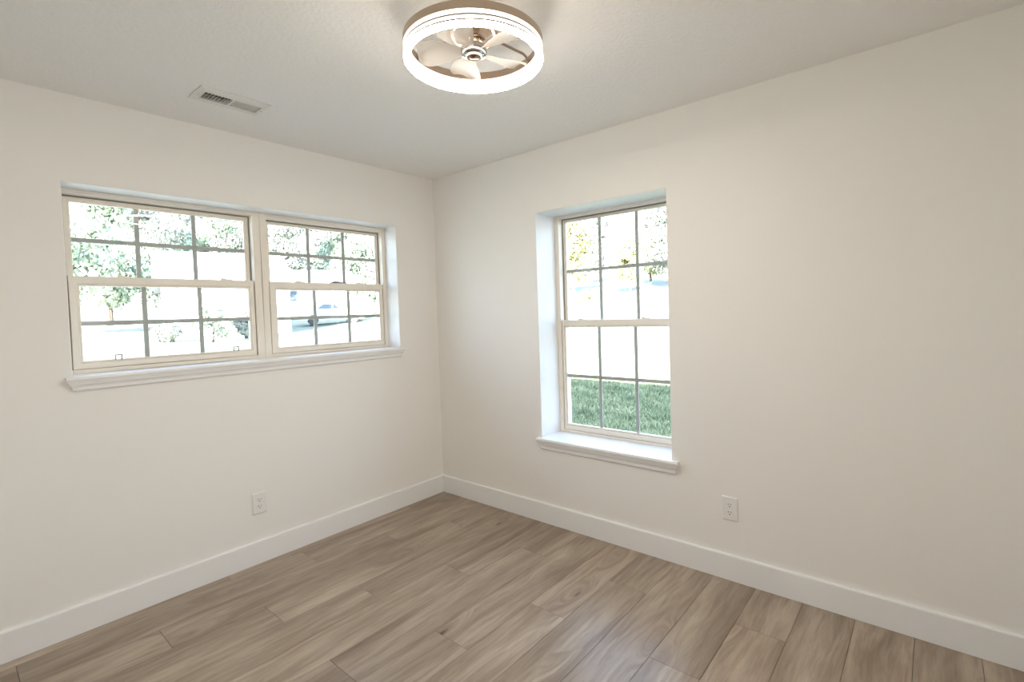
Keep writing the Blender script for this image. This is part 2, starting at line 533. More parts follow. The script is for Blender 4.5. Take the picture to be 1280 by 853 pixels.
# ------------------------------------------------------------------ windows
def ring_frame(bm, o, i, w0, w1, f, bev=0.002):
    """rectangular frame: outer o=(u0,u1,z0,z1), inner i, from depth w0 to w1; mitred, slightly eased edges"""
    t = bmesh.new()
    pts_o = [(o[0], o[2]), (o[1], o[2]), (o[1], o[3]), (o[0], o[3])]
    pts_i = [(i[0], i[2]), (i[1], i[2]), (i[1], i[3]), (i[0], i[3])]
    VO = {}
    for w in (0, 1):
        for k in range(4):
            VO['o', k, w] = t.verts.new((pts_o[k][0], (w0, w1)[w], pts_o[k][1]))
            VO['i', k, w] = t.verts.new((pts_i[k][0], (w0, w1)[w], pts_i[k][1]))
    for k in range(4):
        k2 = (k + 1) % 4
        for w in (0, 1):
            t.faces.new((VO['o', k, w], VO['o', k2, w], VO['i', k2, w], VO['i', k, w]))
        for s in 'oi':
            t.faces.new((VO[s, k, 0], VO[s, k2, 0], VO[s, k2, 1], VO[s, k, 1]))
    if bev:
        es = [e for e in t.edges if abs(e.verts[0].co.y - w0) < 1e-6 and abs(e.verts[1].co.y - w0) < 1e-6
              and not (abs(e.verts[0].co.x - e.verts[1].co.x) > 1e-6 and abs(e.verts[0].co.z - e.verts[1].co.z) > 1e-6)]
        bmesh.ops.bevel(t, geom=es, offset=bev, segments=2, affect='EDGES', profile=0.5)
    merge(bm, t, f)

def sash(name, root, f, o, g, w0, w1, wg, inset=0.010):
    """a sash with outer rect o, glass daylight rect g, an inner glazing bead, its pane and its between-glass grille"""
    bm = bmesh.new()
    mid = (g[0] - inset, g[1] + inset, g[2] - inset, g[3] + inset)
    ring_frame(bm, o, mid, w0, w1, f)
    ring_frame(bm, mid, g, w0 + 0.008, w1 - 0.002, f, 0.0015)
    s = obj(name, bm, M_vinyl, root)
    bm = bmesh.new()
    box(bm, (g[0] - 0.006, wg - 0.008, g[2] - 0.006), (g[1] + 0.006, wg - 0.005, g[3] + 0.006), 0, f)
    obj('glass_pane', bm, M_glass, s)
    bm = bmesh.new()
    hw = 0.0112
    for k in (1, 2):
        u = g[0] + (g[1] - g[0]) * k / 3
        box(bm, (u - hw, wg - 0.003, g[2] - 0.004), (u + hw, wg + 0.003, g[3] + 0.004), 0.0018, f)
    z = (g[2] + g[3]) / 2
    box(bm, (g[0] - 0.004, wg - 0.0028, z - hw), (g[1] + 0.004, wg + 0.0028, z + hw), 0.0018, f)
    obj('window_grille', bm, M_grille, s)
    return s

def latch_bm(u, w, z, f, sgn):
    """small sloping tilt latch on top of the meeting rail"""
    bm = bmesh.new()
    poly = [(-0.030, 0.0), (0.030, 0.0), (0.026, 0.004), (0.0, 0.006), (-0.020, 0.011), (-0.030, 0.011), (-0.030, 0.008)]
    A = [bm.verts.new(f(Vector((u + sgn * a, w - 0.010, z + b_)))) for a, b_ in poly]
    B = [bm.verts.new(f(Vector((u + sgn * a, w + 0.010, z + b_)))) for a, b_ in poly]
    n = len(poly)
    for i in range(n):
        bm.faces.new((A[i], A[(i + 1) % n], B[(i + 1) % n], B[i]))
    bm.faces.new(A); bm.faces.new(B)
    return bm

def window_unit(name, f, outer, inner, up, lo, d, depth_end, latches, pull=None, lock=None):
    root = structure_root(name)
    # frame: face flange, then jamb tracks behind with a parting stop
    bm = bmesh.new()
    ring_frame(bm, outer, inner, d, depth_end, f, 0.0025)
    obj('window_frame', bm, M_vinyl, root)
    bm = bmesh.new()
    strip = (inner[0] + 0.0058, inner[1] - 0.0058, inner[2] + 0.001, inner[3] - 0.0072)
    ring_frame(bm, (inner[0] + 0.0002, inner[1] - 0.0002, inner[2] + 0.0002, inner[3] - 0.0002), strip, d + 0.041, d + 0.048, f, 0)
    ring_frame(bm, (inner[0] + 0.0002, inner[1] - 0.0002, inner[2] + 0.0002, lo[3] + 0.02), (inner[0] + 0.0042, inner[1] - 0.0042, inner[2] + 0.0009, lo[3] + 0.016), d + 0.013, d + 0.030, f, 0)
    obj('gap_shade_strip', bm, M_gap_shade, root)  # thin dark rings painting the shaded gap between frame and sash
    e = 0.0045
    rail_top = up[2]
    us = sash('upper_sash', root, f, (inner[0] + e, inner[1] - e, lo[3] + 0.002, inner[3] - 0.006), up, d + 0.049, d + 0.080, d + 0.066)
    ls = sash('lower_sash', root, f, (inner[0] + e, inner[1] - e, inner[2] + 0.001, rail_top), lo, d + 0.007, d + 0.038, d + 0.024)
    for u, s in latches:
        obj('tilt_latch', latch_bm(u, d + 0.020, rail_top, f, s), M_vinyl, ls)
    if pull:
        for u in pull:
            bm = bmesh.new()
            z = lo[2]
            for a in (-0.012, 0.012):
                box(bm, (u + a - 0.0022, d - 0.004, z - 0.004), (u + a + 0.0022, d + 0.010, z + 0.022), 0.0008, f)
            box(bm, (u - 0.0142, d - 0.004, z + 0.018), (u + 0.0142, d + 0.010, z + 0.0235), 0.0008, f)
            obj('sash_pull', bm, M_lock, ls)
    if lock:
        bm = bmesh.new()
        box(bm, (lock - 0.060, d + 0.010, rail_top), (lock + 0.060, d + 0.034, rail_top + 0.007), 0.003, f)
        box(bm, (lock - 0.050, d + 0.002, rail_top + 0.007), (lock + 0.020, d + 0.014, rail_top + 0.013), 0.003, f)
        obj('sash_lock', bm, M_lock, ls)
    return root

D1 = 0.140
MU = -1.243
window_unit('window_1', fL, (LU0, MU, 1.165, LZ1), (-2.120, -1.284, 1.186, 2.023),
            (-2.088, -1.312, 1.634, 1.994), (-2.076, -1.318, 1.225, 1.587), D1, WL, [(-1.90, 1), (-1.43, 1)], pull=[-1.405, -1.945])
window_unit('window_2', fL, (MU, LU1, 1.165, LZ1), (-1.203, -0.386, 1.186, 2.014),
            (-1.168, -0.397 - 0.012, 1.632, 1.992), (-1.153, -0.402 - 0.014, 1.223, 1.580), D1, WL, [(-1.00, 1), (-0.565, 1)], lock=-0.73)
D2 = 0.210
window_unit('window_3', fR, (RU0, RU1, 0.562, RZ1), (-1.868, -1.034, 0.580, 2.018),
            (-1.848, -1.054, 1.330, 1.996), (-1.841, -1.062, 0.621, 1.281), D2, WR, [(-1.20, -1), (-1.66, -1)])

# stools and aprons (mitred return mouldings)
def stool_and_apron(name, f, u0, u1, zt, th, wback, h0, h1, apron, a_in):
    root = structure_root(name)
    bm = bmesh.new()
    nose = 0.036
    n = 6
    prof_ = [(wback, zt), (wback, zt - th)]
    prof_ += [(-nose + 0.004, zt - th)] + [(-nose + 0.004 + (-math.cos(a)) * 0.008 + 0.004, zt - th / 2 - math.sin(a) * th / 2) for a in [PI / 2 * (1 - 2 * k / n) for k in range(1, n)]] + [(-nose + 0.004, zt)]
    # back part sits in the hole, the front part with horns runs past it
    prism(bm, [(wback, zt - th), (-0.0005, zt - th), (-0.0005, zt), (wback, zt)], h0 + 0.0005, h1 - 0.0005, lambda a, b_, t: f(Vector((t, a, b_))))
    fr_ = [(-0.0005, zt), (-0.0005, zt - th)] + prof_[2:]
    prism(bm, fr_, u0, u1, lambda a, b_, t: f(Vector((t, a, b_))))
    obj('window_stool', bm, M_trim, root, smooth=True)
    bm = bmesh.new()
    z1 = zt - th
    z0 = apron
    hgt = z1 - z0
    P = [(0.0, z1), (-0.028, z1), (-0.028, z1 - 0.10 * hgt), (-0.025, z1 - 0.16 * hgt), (-0.0235, z1 - 0.30 * hgt), (-0.020, z1 - 0.42 * hgt), (-0.016, z1 - 0.50 * hgt),
         (-0.016, z1 - 0.56 * hgt), (-0.0135, z1 - 0.60 * hgt), (-0.0125, z1 - 0.86 * hgt), (-0.010, z1 - 0.93 * hgt), (-0.007, z0), (0.0, z0)]
    A, B = [], []
    for p, z in P:
        q = -p
        A.append(bm.verts.new(f(Vector((u0 + a_in + (0.028 - q), p - 0.0003, z)))))
        B.append(bm.verts.new(f(Vector((u1 - a_in - (0.028 - q), p - 0.0003, z)))))
    n = len(P)
    for i in range(n):
        bm.faces.new((A[i], A[(i + 1) % n], B[(i + 1) % n], B[i]))
    bm.faces.new(A); bm.faces.new(B)
    obj('window_apron', bm, M_trim, root)
stool_and_apron('trim_1', fL, -2.166, -0.336, 1.1655, 0.020, D1, LU0, LU1, 1.098, 0.006)
stool_and_apron('trim_2', fR, -1.943, -0.978, 0.564, 0.021, D2, RU0, RU1, 0.488, 0.006)

# ------------------------------------------------------------------ outlets
def outlet(loc, rz, label):
    t = thing('wall_outlet', label, 'power outlet', loc, rz)
    # local: x along the wall, -y out of the wall, z up
    bm = bmesh.new()
    w, h, d = 0.0385, 0.0610, 0.0065
    lo_, hi_ = [(-w, -h), (w, -h), (w, h), (-w, h)], [(-w + 0.005, -h + 0.005), (w - 0.005, -h + 0.005), (w - 0.005, h - 0.005), (-w + 0.005, h - 0.005)]
    A = [bm.verts.new((a, -0.0004, b_)) for a, b_ in lo_]; B = [bm.verts.new((a, -0.0035, b_)) for a, b_ in lo_]; D = [bm.verts.new((a, -d, b_)) for a, b_ in hi_]
    for i in range(4):
        j = (i + 1) % 4
        bm.faces.new((A[i], A[j], B[j], B[i])); bm.faces.new((B[i], B[j], D[j], D[i]))
    bm.faces.new(D); bm.faces.new(A)
    obj('cover_plate', bm, M_plastic, t)
    for zc in (0.0195, -0.0195):
        bm = bmesh.new()
        pts = []
        for k in range(32):
            a = 2 * PI * k / 32
            pts.append((0.0172 * math.cos(a), max(-0.0140, min(0.0140, 0.0172 * math.sin(a)))))
        prism(bm, pts, -0.0055, -0.0082, lambda a, b_, tt: (a, tt, zc + b_))
        r = obj('receptacle', bm, M_plastic, t)
        bm = bmesh.new()
        box(bm, (-0.0078, -0.0087, zc + 0.000), (-0.0052, -0.0078, zc + 0.0085))
        box(bm, (0.0052, -0.0087, zc + 0.001), (0.0078, -0.0078, zc + 0.0075))
        tt = bmesh.new(); bmesh.ops.create_cone(tt, cap_ends=True, segments=14, radius1=0.0028, radius2=0.0028, depth=0.0009,
                                              matrix=Matrix.Translation((0, -0.00825, zc - 0.0075)) @ Matrix.Rotation(PI / 2, 4, 'X'))
        merge(bm, tt)
        obj('socket_slots', bm, M_dark, r)
    bm = bmesh.new()
    bmesh.ops.create_cone(bm, cap_ends=True, segments=16, radius1=0.0034, radius2=0.0026, depth=0.0016, matrix=Matrix.Translation((0, -0.0070, 0)) @ Matrix.Rotation(PI / 2, 4, 'X'))
    obj('screw', bm, M_plastic, t)
    return t
outlet((-1.3765, 0, 0.3440), 0, 'white duplex wall outlet on the wall below the wide double window')
outlet((0, -2.2025, 0.3655), -PI / 2, 'white duplex wall outlet on the long wall with the single tall window')

# ------------------------------------------------------------------ ceiling register
def register():
    t = thing('ceiling_vent', 'white metal ceiling register with two banks of louvres above the wide window', 'air vent', ((VX0 + VX1) / 2, (VY0 + VY1) / 2, H))
    L2, W2 = (VX1 - VX0) / 2, (VY1 - VY0) / 2
    li, wi = 0.123, 0.044
    bm = bmesh.new()
    outer = [(-L2, -W2), (L2, -W2), (L2, W2), (-L2, W2)]
    m1 = [(a * (L2 - 0.016) / L2, b_ * (W2 - 0.016) / W2) for a, b_ in outer]
    inn = [(-li, -wi), (li, -wi), (li, wi), (-li, wi)]
    R0 = [bm.verts.new((a, b_, -0.0005)) for a, b_ in outer]
    R1 = [bm.verts.new((a, b_, -0.0035)) for a, b_ in outer]
    R2 = [bm.verts.new((a, b_, -0.0095)) for a, b_ in m1]
    R3 = [bm.verts.new((a, b_, -0.0095)) for a, b_ in inn]
    R4 = [bm.verts.new((a, b_, 0.012)) for a, b_ in inn]
    for A, B in ((R0, R1), (R1, R2), (R2, R3), (R3, R4)):
        for i in range(4):
            bm.faces.new((A[i], A[(i + 1) % 4], B[(i + 1) % 4], B[i]))
    box(bm, (-0.004, -wi, -0.0095), (0.004, wi, 0.004))
    obj('face_frame', bm, M_vent, t)
    bm = bmesh.new()
    box(bm, (-li - 0.001, -wi - 0.0005, 0.020), (li + 0.001, wi + 0.0005, 0.028))
    obj('damper', bm, M_duct, t)
    n = 8
    for side in (-1, 1):
        bm = bmesh.new()
        for k in range(n):
            x = side * (0.010 + (k + 0.5) * (li - 0.012) / n)
            # fins of each bank lean towards the middle
            tt = bmesh.new()
            box(tt, (-0.0008, -wi + 0.0005, -0.0066), (0.0008, wi - 0.0005, 0.0066))
            R = Matrix.Translation((x, 0, -0.001)) @ Matrix.Rotation(-side * math.radians(44 if side < 0 else 38), 4, 'Y')
            bmesh.ops.transform(tt, matrix=R, verts=tt.verts[:])
            merge(bm, tt)
        obj('louvre_bank', bm, M_vent, t)
    for sx in (-1, 1):
        bm = bmesh.new()
        bmesh.ops.create_cone(bm, cap_ends=True, segments=14, radius1=0.0022, radius2=0.0038, depth=0.002, matrix=Matrix.Translation((sx * (li + 0.011), 0, -0.0105)))
        obj('screw', bm, M_steel, t)
register()

# ------------------------------------------------------------------ ceiling fan with light ring
def fan():
    cx, cy = -1.288, -1.767
    t = thing('ceiling_fan', 'round flush ceiling fan with glowing light ring and translucent blades', 'ceiling fan', (cx, cy, H))
    zb = 2.27 - H
    R = 0.2406
    th = 0.021
    def ringprof(pts): return pts
    # opal ring
    bm = bmesh.new()
    ri = R - th
    p = [(R - 0.004, zb), (R, zb + 0.004)]
    for g in (0.0145, 0.0300):
        p += [(R, zb + g - 0.0024), (R - 0.003, zb + g - 0.0023), (R - 0.003, zb + g + 0.0023), (R, zb + g + 0.0024)]
    p += [(R, zb + 0.046), (ri, zb + 0.046), (ri, zb + 0.004), (ri + 0.004, zb)]
    lathe(bm, p, 96, closed=True)
    for f_ in bm.faces:
        c_ = f_.calc_center_median()
        rr_ = math.hypot(c_.x, c_.y)
        f_.material_index = 0 if c_.z < zb + 0.0025 else ((1 if c_.z < zb + 0.0118 else 3) if rr_ > R - 0.006 else 2)
    ring = obj('light_ring', bm, [M_glow_bottom, M_glow_outer, M_glow_inner, M_glow_upper], t, smooth=True)
    for g in (0.0145, 0.0300):
        bm = bmesh.new()
        lathe(bm, [(R - 0.0028, zb + g - 0.0022), (R + 0.0004, zb + g - 0.0022), (R + 0.0004, zb + g + 0.0022), (R - 0.0028, zb + g + 0.0022)], 96, closed=True)
        obj('trim_line', bm, M_rod, ring, smooth=True)
    # metal carrier ring above
    bm = bmesh.new()
    lathe(bm, [(R + 0.001, zb + 0.0462), (R + 0.001, zb + 0.072), (R - 0.002, zb + 0.074), (ri + 0.0005, zb + 0.074), (ri - 0.001, zb + 0.072), (ri - 0.001, zb + 0.0462)], 96, closed=True)
    obj('metal_band', bm, M_tanmetal, t, smooth=True)
    # motor housing hanging from the ceiling
    bm = bmesh.new()
    lathe(bm, [(0.0, -0.001), (0.098, -0.001), (0.098, -0.006), (0.096, -0.052), (0.090, -0.074), (0.076, -0.092), (0.058, -0.100), (0.0, -0.101)], 64)
    obj('motor_housing', bm, M_champagne, t, smooth=True)
    # spindle
    bm = bmesh.new()
    lathe(bm, [(0.0, -0.100), (0.030, -0.100), (0.030, -0.113), (0.0, -0.113)], 40)
    obj('spindle', bm, M_chrome, t, smooth=True)
    # hub
    bm = bmesh.new()
    lathe(bm, [(0.0, -0.1125), (0.040, -0.1125), (0.045, -0.117), (0.0455, -0.136), (0.042, -0.142), (0.034, -0.145), (0.030, -0.143), (0.0, -0.143)], 56)
    hub = obj('fan_hub', bm, M_chrome, t, smooth=True)
    bm = bmesh.new()
    lathe(bm, [(0.0295, -0.143), (0.0295, -0.149), (0.0265, -0.151), (0.0235, -0.149), (0.0235, -0.143)], 48, closed=True)
    obj('hub_rim', bm, plain('white_plastic', (0.85, 0.83, 0.80), 0.3), hub, smooth=True)
    bm = bmesh.new()
    lathe(bm, [(0.0, -0.1428), (0.0232, -0.1428), (0.0215, -0.147), (0.015, -0.151), (0.0, -0.153)], 48)
    obj('hub_cap', bm, plain('bronze_cap', (0.34, 0.20, 0.13), 0.18, 1.0), hub, smooth=True)
    # blades: direction given by the picture's ellipse around the hub
    rx = Vector((0.637, -0.771)); ty = Vector((-0.771, -0.637))   # picture-right and towards the camera
    for k in range(5):
        th_ = math.radians(177 + 72 * k)
        d = rx * math.cos(th_) + ty * math.sin(th_)
        ang = math.atan2(d.y, d.x)
        bm = bmesh.new()
        nr, nc = 16, 10
        grid = {}
        for i in range(nr + 1):
            s = i / nr
            r = 0.040 + 0.158 * s
            # leading edge nearly straight, trailing edge swept wide
            lead = 0.016 + 0.030 * math.sin(s * PI * 0.62)
            trail = -(0.016 + 0.052 * math.sin(min(1, s * 1.02) * PI * 0.56) ** 1.15)
            if s > 0.80:
                q = (s - 0.80) / 0.20
                rr = 1 - 0.40 * (1 - math.sqrt(max(0, 1 - q * q)))
                lead *= rr; trail *= rr
            pitch = math.radians(34 - 14 * s)
            for j in range(nc + 1):
                c = j / nc
                y = trail + (lead - trail) * c
                zz = y * math.tan(pitch) * 0.62 + 0.012 * math.sin(c * PI) * s
                v = Vector((r * math.cos(y / max(r, 0.1) * 0.30), y, -0.128 + zz))
                co = Matrix.Rotation(ang, 3, 'Z') @ v
                grid[i, j] = (bm.verts.new(co + Vector((0, 0, 0.0008))), bm.verts.new(co - Vector((0, 0, 0.0008))))
        for s_ in (0, 1):
            for i in range(nr):
                for j in range(nc):
                    bm.faces.new((grid[i, j][s_], grid[i + 1, j][s_], grid[i + 1, j + 1][s_], grid[i, j + 1][s_]))
        per = [(i, 0) for i in range(nr)] + [(nr, j) for j in range(nc)] + [(i, nc) for i in range(nr, 0, -1)] + [(0, j) for j in range(nc, 0, -1)]
        for a in range(len(per)):
            p0, p1 = per[a], per[(a + 1) % len(per)]
            bm.faces.new((grid[p0][0], grid[p1][0], grid[p1][1], grid[p0][1]))
        obj('fan_blade', bm, M_blade, t, smooth=True)
    # bent support rods from housing to ring
    for a in (197, -28, 85):
        th_ = math.radians(a)
        d = rx * math.cos(th_) + (ty * math.sin(th_))
        bm = bmesh.new()
        P0 = Vector((d.x * 0.078, d.y * 0.078, -0.070)); P1 = Vector((d.x * 0.203, d.y * 0.203, -0.096)); P2 = Vector((d.x * 0.2185, d.y * 0.2185, -0.120))
        a_ = P0.lerp(P1, 0.88); b_ = P1.lerp(P2, 0.5)
        pts = [P0, a_] + [a_ * (1 - k / 6) ** 2 + P1 * 2 * (k / 6) * (1 - k / 6) + b_ * (k / 6) ** 2 for k in range(1, 6)] + [b_, P2]
        tube(bm, pts, 0.0045, 10)
        obj('support_rod', bm, M_rod, t, smooth=True)
fan()

# ==================================================================== outdoors
def gh(x, y):
    """height of the lawn"""
    def s(v):                     # soft ramp
        return math.sqrt(v * v + 9) / 2 + v / 2 - 1.5 if v > -30 else 0.0
    return -0.36 + 0.105 * max(0, s(x - 13)) + 0.052 * max(0, s(y - 9)) * (1 if x < 30 else max(0.3, 1 - (x - 30) / 60))

cam_o = Vector((-2.549, -3.009))
def at(az, d):
    a = math.radians(az)
    x, y = cam_o.x + d * math.cos(a), cam_o.y + d * math.sin(a)
    return x, y, gh(x, y)

def build_ground():
    bm = bmesh.new()
    xs = [-60, -40, -25, -15, -8, -3] + [WR + 0.0] + [1.5 + 1.5 * i for i in range(30)] + [50 + 7 * i for i in range(14)]
    ys = [-40, -25, -15, -9, -4] + [WL] + [1.5 + 1.5 * i for i in range(30)] + [50 + 7 * i for i in range(14)]
    V = {(i, j): bm.verts.new((x, y, gh(x, y))) for i, x in enumerate(xs) for j, y in enumerate(ys)}
    for i in range(len(xs) - 1):
        for j in range(len(ys) - 1):
            bm.faces.new((V[i, j], V[i + 1, j], V[i + 1, j + 1], V[i, j + 1]))
    m, nt, b = new_mat('lawn')
    tc = node(nt, 'ShaderNodeTexCoord')
    n1 = node(nt, 'ShaderNodeTexNoise'); n1.inputs['Scale'].default_value = 1.4; n1.inputs['Detail'].default_value = 8; n1.inputs['Roughness'].default_value = 0.7
    nt.links.new(tc.outputs['Object'], n1.inputs['Vector'])
    r = node(nt, 'ShaderNodeValToRGB')
    r.color_ramp.elements[0].position = 0.35; r.color_ramp.elements[0].color = (0.21, 0.22, 0.18, 1)
    r.color_ramp.elements[1].position = 0.68; r.color_ramp.elements[1].color = (0.30, 0.31, 0.27, 1)
    nt.links.new(n1.outputs['Fac'], r.inputs[0]); nt.links.new(r.outputs[0], b.inputs['Base Color'])
    b.inputs['Roughness'].default_value = 0.9
    b.inputs['Specular IOR Level'].default_value = 0.1
    obj('ground', bm, m, smooth='full', kind='structure')
build_ground()

# grass blades on the part of the lawn the tall window shows
def build_grass():
    rng = np.random.default_rng(3)
    N = 150000
    x = 3.0 + 9.0 * rng.random(N) ** 1.0
    lo = -1.6 + (x - 3) * 0.20; hi = 2.0 + (x - 3) * 0.62
    y = lo + (hi - lo) * rng.random(N)
    clump = 0.6 + 0.8 * (np.sin(x * 5.1 + np.sin(y * 3.7) * 2) * np.sin(y * 4.3 + np.sin(x * 2.9) * 2) * 0.5 + 0.5) * rng.random(N)
    z = np.array([gh(a, b_) for a, b_ in zip(x, y)])
    h = (0.05 + 0.07 * rng.random(N)) * clump
    w = 0.007 + 0.009 * rng.random(N)
    a = rng.random(N) * 2 * PI
    lean = h * (0.3 + 0.9 * rng.random(N)); la = rng.random(N) * 2 * PI
    co = np.empty((N, 3, 3), dtype=np.float32)
    co[:, 0] = np.c_[x - w * np.cos(a), y - w * np.sin(a), z - 0.004]
    co[:, 1] = np.c_[x + w * np.cos(a), y + w * np.sin(a), z - 0.004]
    co[:, 2] = np.c_[x + lean * np.cos(la), y + lean * np.sin(la), z + h]
    me = bpy.data.meshes.new('grass_blades')
    me.vertices.add(N * 3); me.vertices.foreach_set('co', co.ravel())
    me.loops.add(N * 3); me.loops.foreach_set('vertex_index', np.arange(N * 3, dtype=np.int32))
    me.polygons.add(N); me.polygons.foreach_set('loop_start', np.arange(0, N * 3, 3, dtype=np.int32))
    me.update(calc_edges=True)
    ca = me.color_attributes.new('tone', 'FLOAT_COLOR', 'POINT')
    patch = np.sin(x * 3.3 + 1.7 * np.sin(y * 2.1)) * np.sin(y * 2.7 + 1.9 * np.sin(x * 1.6)) + 0.6 * np.sin(x * 9.0 + y * 4.0) * np.sin(y * 11.0 - x * 3.0)
    tone = np.clip(0.62 * rng.random(N) ** 1.3 + 0.30 * (patch * 0.5 + 0.5), 0, 1)
    ca.data.foreach_set('color', np.repeat(np.c_[tone, rng.random(N), tone, np.ones(N)], 3, axis=0).astype(np.float32).ravel())
    m, nt, b = new_mat('grass_blade')
    an = node(nt, 'ShaderNodeAttribute'); an.attribute_name = 'tone'
    sp_ = node(nt, 'ShaderNodeSeparateColor'); nt.links.new(an.outputs['Color'], sp_.inputs[0])
    r = node(nt, 'ShaderNodeValToRGB'); cr = r.color_ramp
    cr.elements[0].position = 0.0; cr.elements[0].color = (0.09, 0.125, 0.05, 1)
    cr.elements[1].position = 1.0; cr.elements[1].color = (0.72, 0.64, 0.40, 1)
    e = cr.elements.new(0.6); e.color = (0.37, 0.385, 0.205, 1)
    nt.links.new(sp_.outputs[0], r.inputs[0]); nt.links.new(r.outputs[0], b.inputs['Base Color'])
    b.inputs['Roughness'].default_value = 0.7
    me.materials.append(m)
    o = bpy.data.objects.new('lawn_grass', me); C.objects.link(o)
    o['kind'] = 'stuff'; o['label'] = 'green lawn grass in the shade of the house outside the tall window'; o['category'] = 'grass'
build_grass()

# ---- trees
def leaf_mat(name, c1, c2):
    m, nt, b = new_mat(name)
    tc = node(nt, 'ShaderNodeTexCoord')
    n1 = node(nt, 'ShaderNodeTexNoise'); n1.inputs['Scale'].default_value = 1.1; n1.inputs['Detail'].default_value = 5
    nt.links.new(tc.outputs['Object'], n1.inputs['Vector'])
    r = node(nt, 'ShaderNodeValToRGB')
    r.color_ramp.elements[0].position = 0.38; r.color_ramp.elements[0].color = (*c1, 1)
    r.color_ramp.elements[1].position = 0.64; r.color_ramp.elements[1].color = (*c2, 1)
    nt.links.new(n1.outputs['Fac'], r.inputs[0]); nt.links.new(r.outputs[0], b.inputs['Base Color'])
    b.inputs['Roughness'].default_value = 0.7
    return m
ML_green = leaf_mat('green_leaves', (0.24, 0.29, 0.21), (0.46, 0.52, 0.38))
ML_yellow = leaf_mat('yellow_green_leaves', (0.20, 0.20, 0.08), (0.48, 0.45, 0.19))
ML_pale = leaf_mat('pale_leaves', (0.19, 0.20, 0.17), (0.44, 0.46, 0.38))
M_bark = plain('bark', (0.13, 0.10, 0.075), 0.9, bump=(14, 0.5, 0.02))

def crown_mesh(name, seed, rad, hgt, base, n, leaf, m, blobs=16):
    rng = np.random.default_rng(seed)
    cs = []
    for k in range(blobs):
        a = rng.random() * 2 * PI; s = rng.random() ** 0.6
        zz = rng.random()
        rr = rad * math.sin(PI * (0.15 + 0.75 * zz)) * s * 0.72
        cs.append((rr * math.cos(a), rr * math.sin(a), base + hgt * (0.14 + 0.74 * zz), rad * (0.26 + 0.22 * rng.random())))
    cs = np.array(cs)
    idx = rng.integers(0, blobs, n)
    d = rng.normal(size=(n, 3)); d /= np.linalg.norm(d, axis=1)[:, None]
    rr = cs[idx, 3] * (0.55 + 0.5 * rng.random(n))
    p = cs[idx, :3] + d * rr[:, None] * np.array([1, 1, 0.8])
    t1 = rng.normal(size=(n, 3)); t1 /= np.linalg.norm(t1, axis=1)[:, None]
    t2 = np.cross(t1, d); t2 /= (np.linalg.norm(t2, axis=1)[:, None] + 1e-6)
    sz = (leaf * (0.6 + 0.8 * rng.random(n)))[:, None]
    co = np.empty((n, 4, 3), dtype=np.float32)
    co[:, 0] = p - t1 * sz; co[:, 1] = p - t2 * sz * 0.6; co[:, 2] = p + t1 * sz; co[:, 3] = p + t2 * sz * 0.6
    me = bpy.data.meshes.new(name)
    me.vertices.add(n * 4); me.vertices.foreach_set('co', co.ravel())
    me.loops.add(n * 4); me.loops.foreach_set('vertex_index', np.arange(n * 4, dtype=np.int32))
    me.polygons.add(n); me.polygons.foreach_set('loop_start', np.arange(0, n * 4, 4, dtype=np.int32))
    me.update(calc_edges=True)
    me.materials.append(m)
    return me, cs

def make_tree_meshes(seed, rad, hgt, base, n, leaf, m, blobs=16):
    me, cs = crown_mesh('crown', seed, rad, hgt, base, n, leaf, m, blobs)
    bm = bmesh.new()
    tr_ = 0.028 * (hgt + base)
    tube(bm, [(0, 0, -0.3), (0.05, 0, base * 0.6), (0, 0.08, base + hgt * 0.35), (0.1, 0, base + hgt * 0.75)], [tr_ * 1.3, tr_, tr_ * 0.7, tr_ * 0.2], 10)
    for c in cs[:9]:
        z0 = min(base + hgt * 0.3, c[2] * 0.7)
        tube(bm, [(0.02, 0.02, z0), (c[0] * 0.5, c[1] * 0.5, (z0 + c[2]) / 2 + 0.1), (c[0], c[1], c[2])], [tr_ * 0.5, tr_ * 0.3, tr_ * 0.1], 7)
    tm = bpy.data.meshes.new('trunk'); bmesh.ops.recalc_face_normals(bm, faces=bm.faces[:]); bm.to_mesh(tm); bm.free(); tm.materials.append(M_bark)
    return me, tm

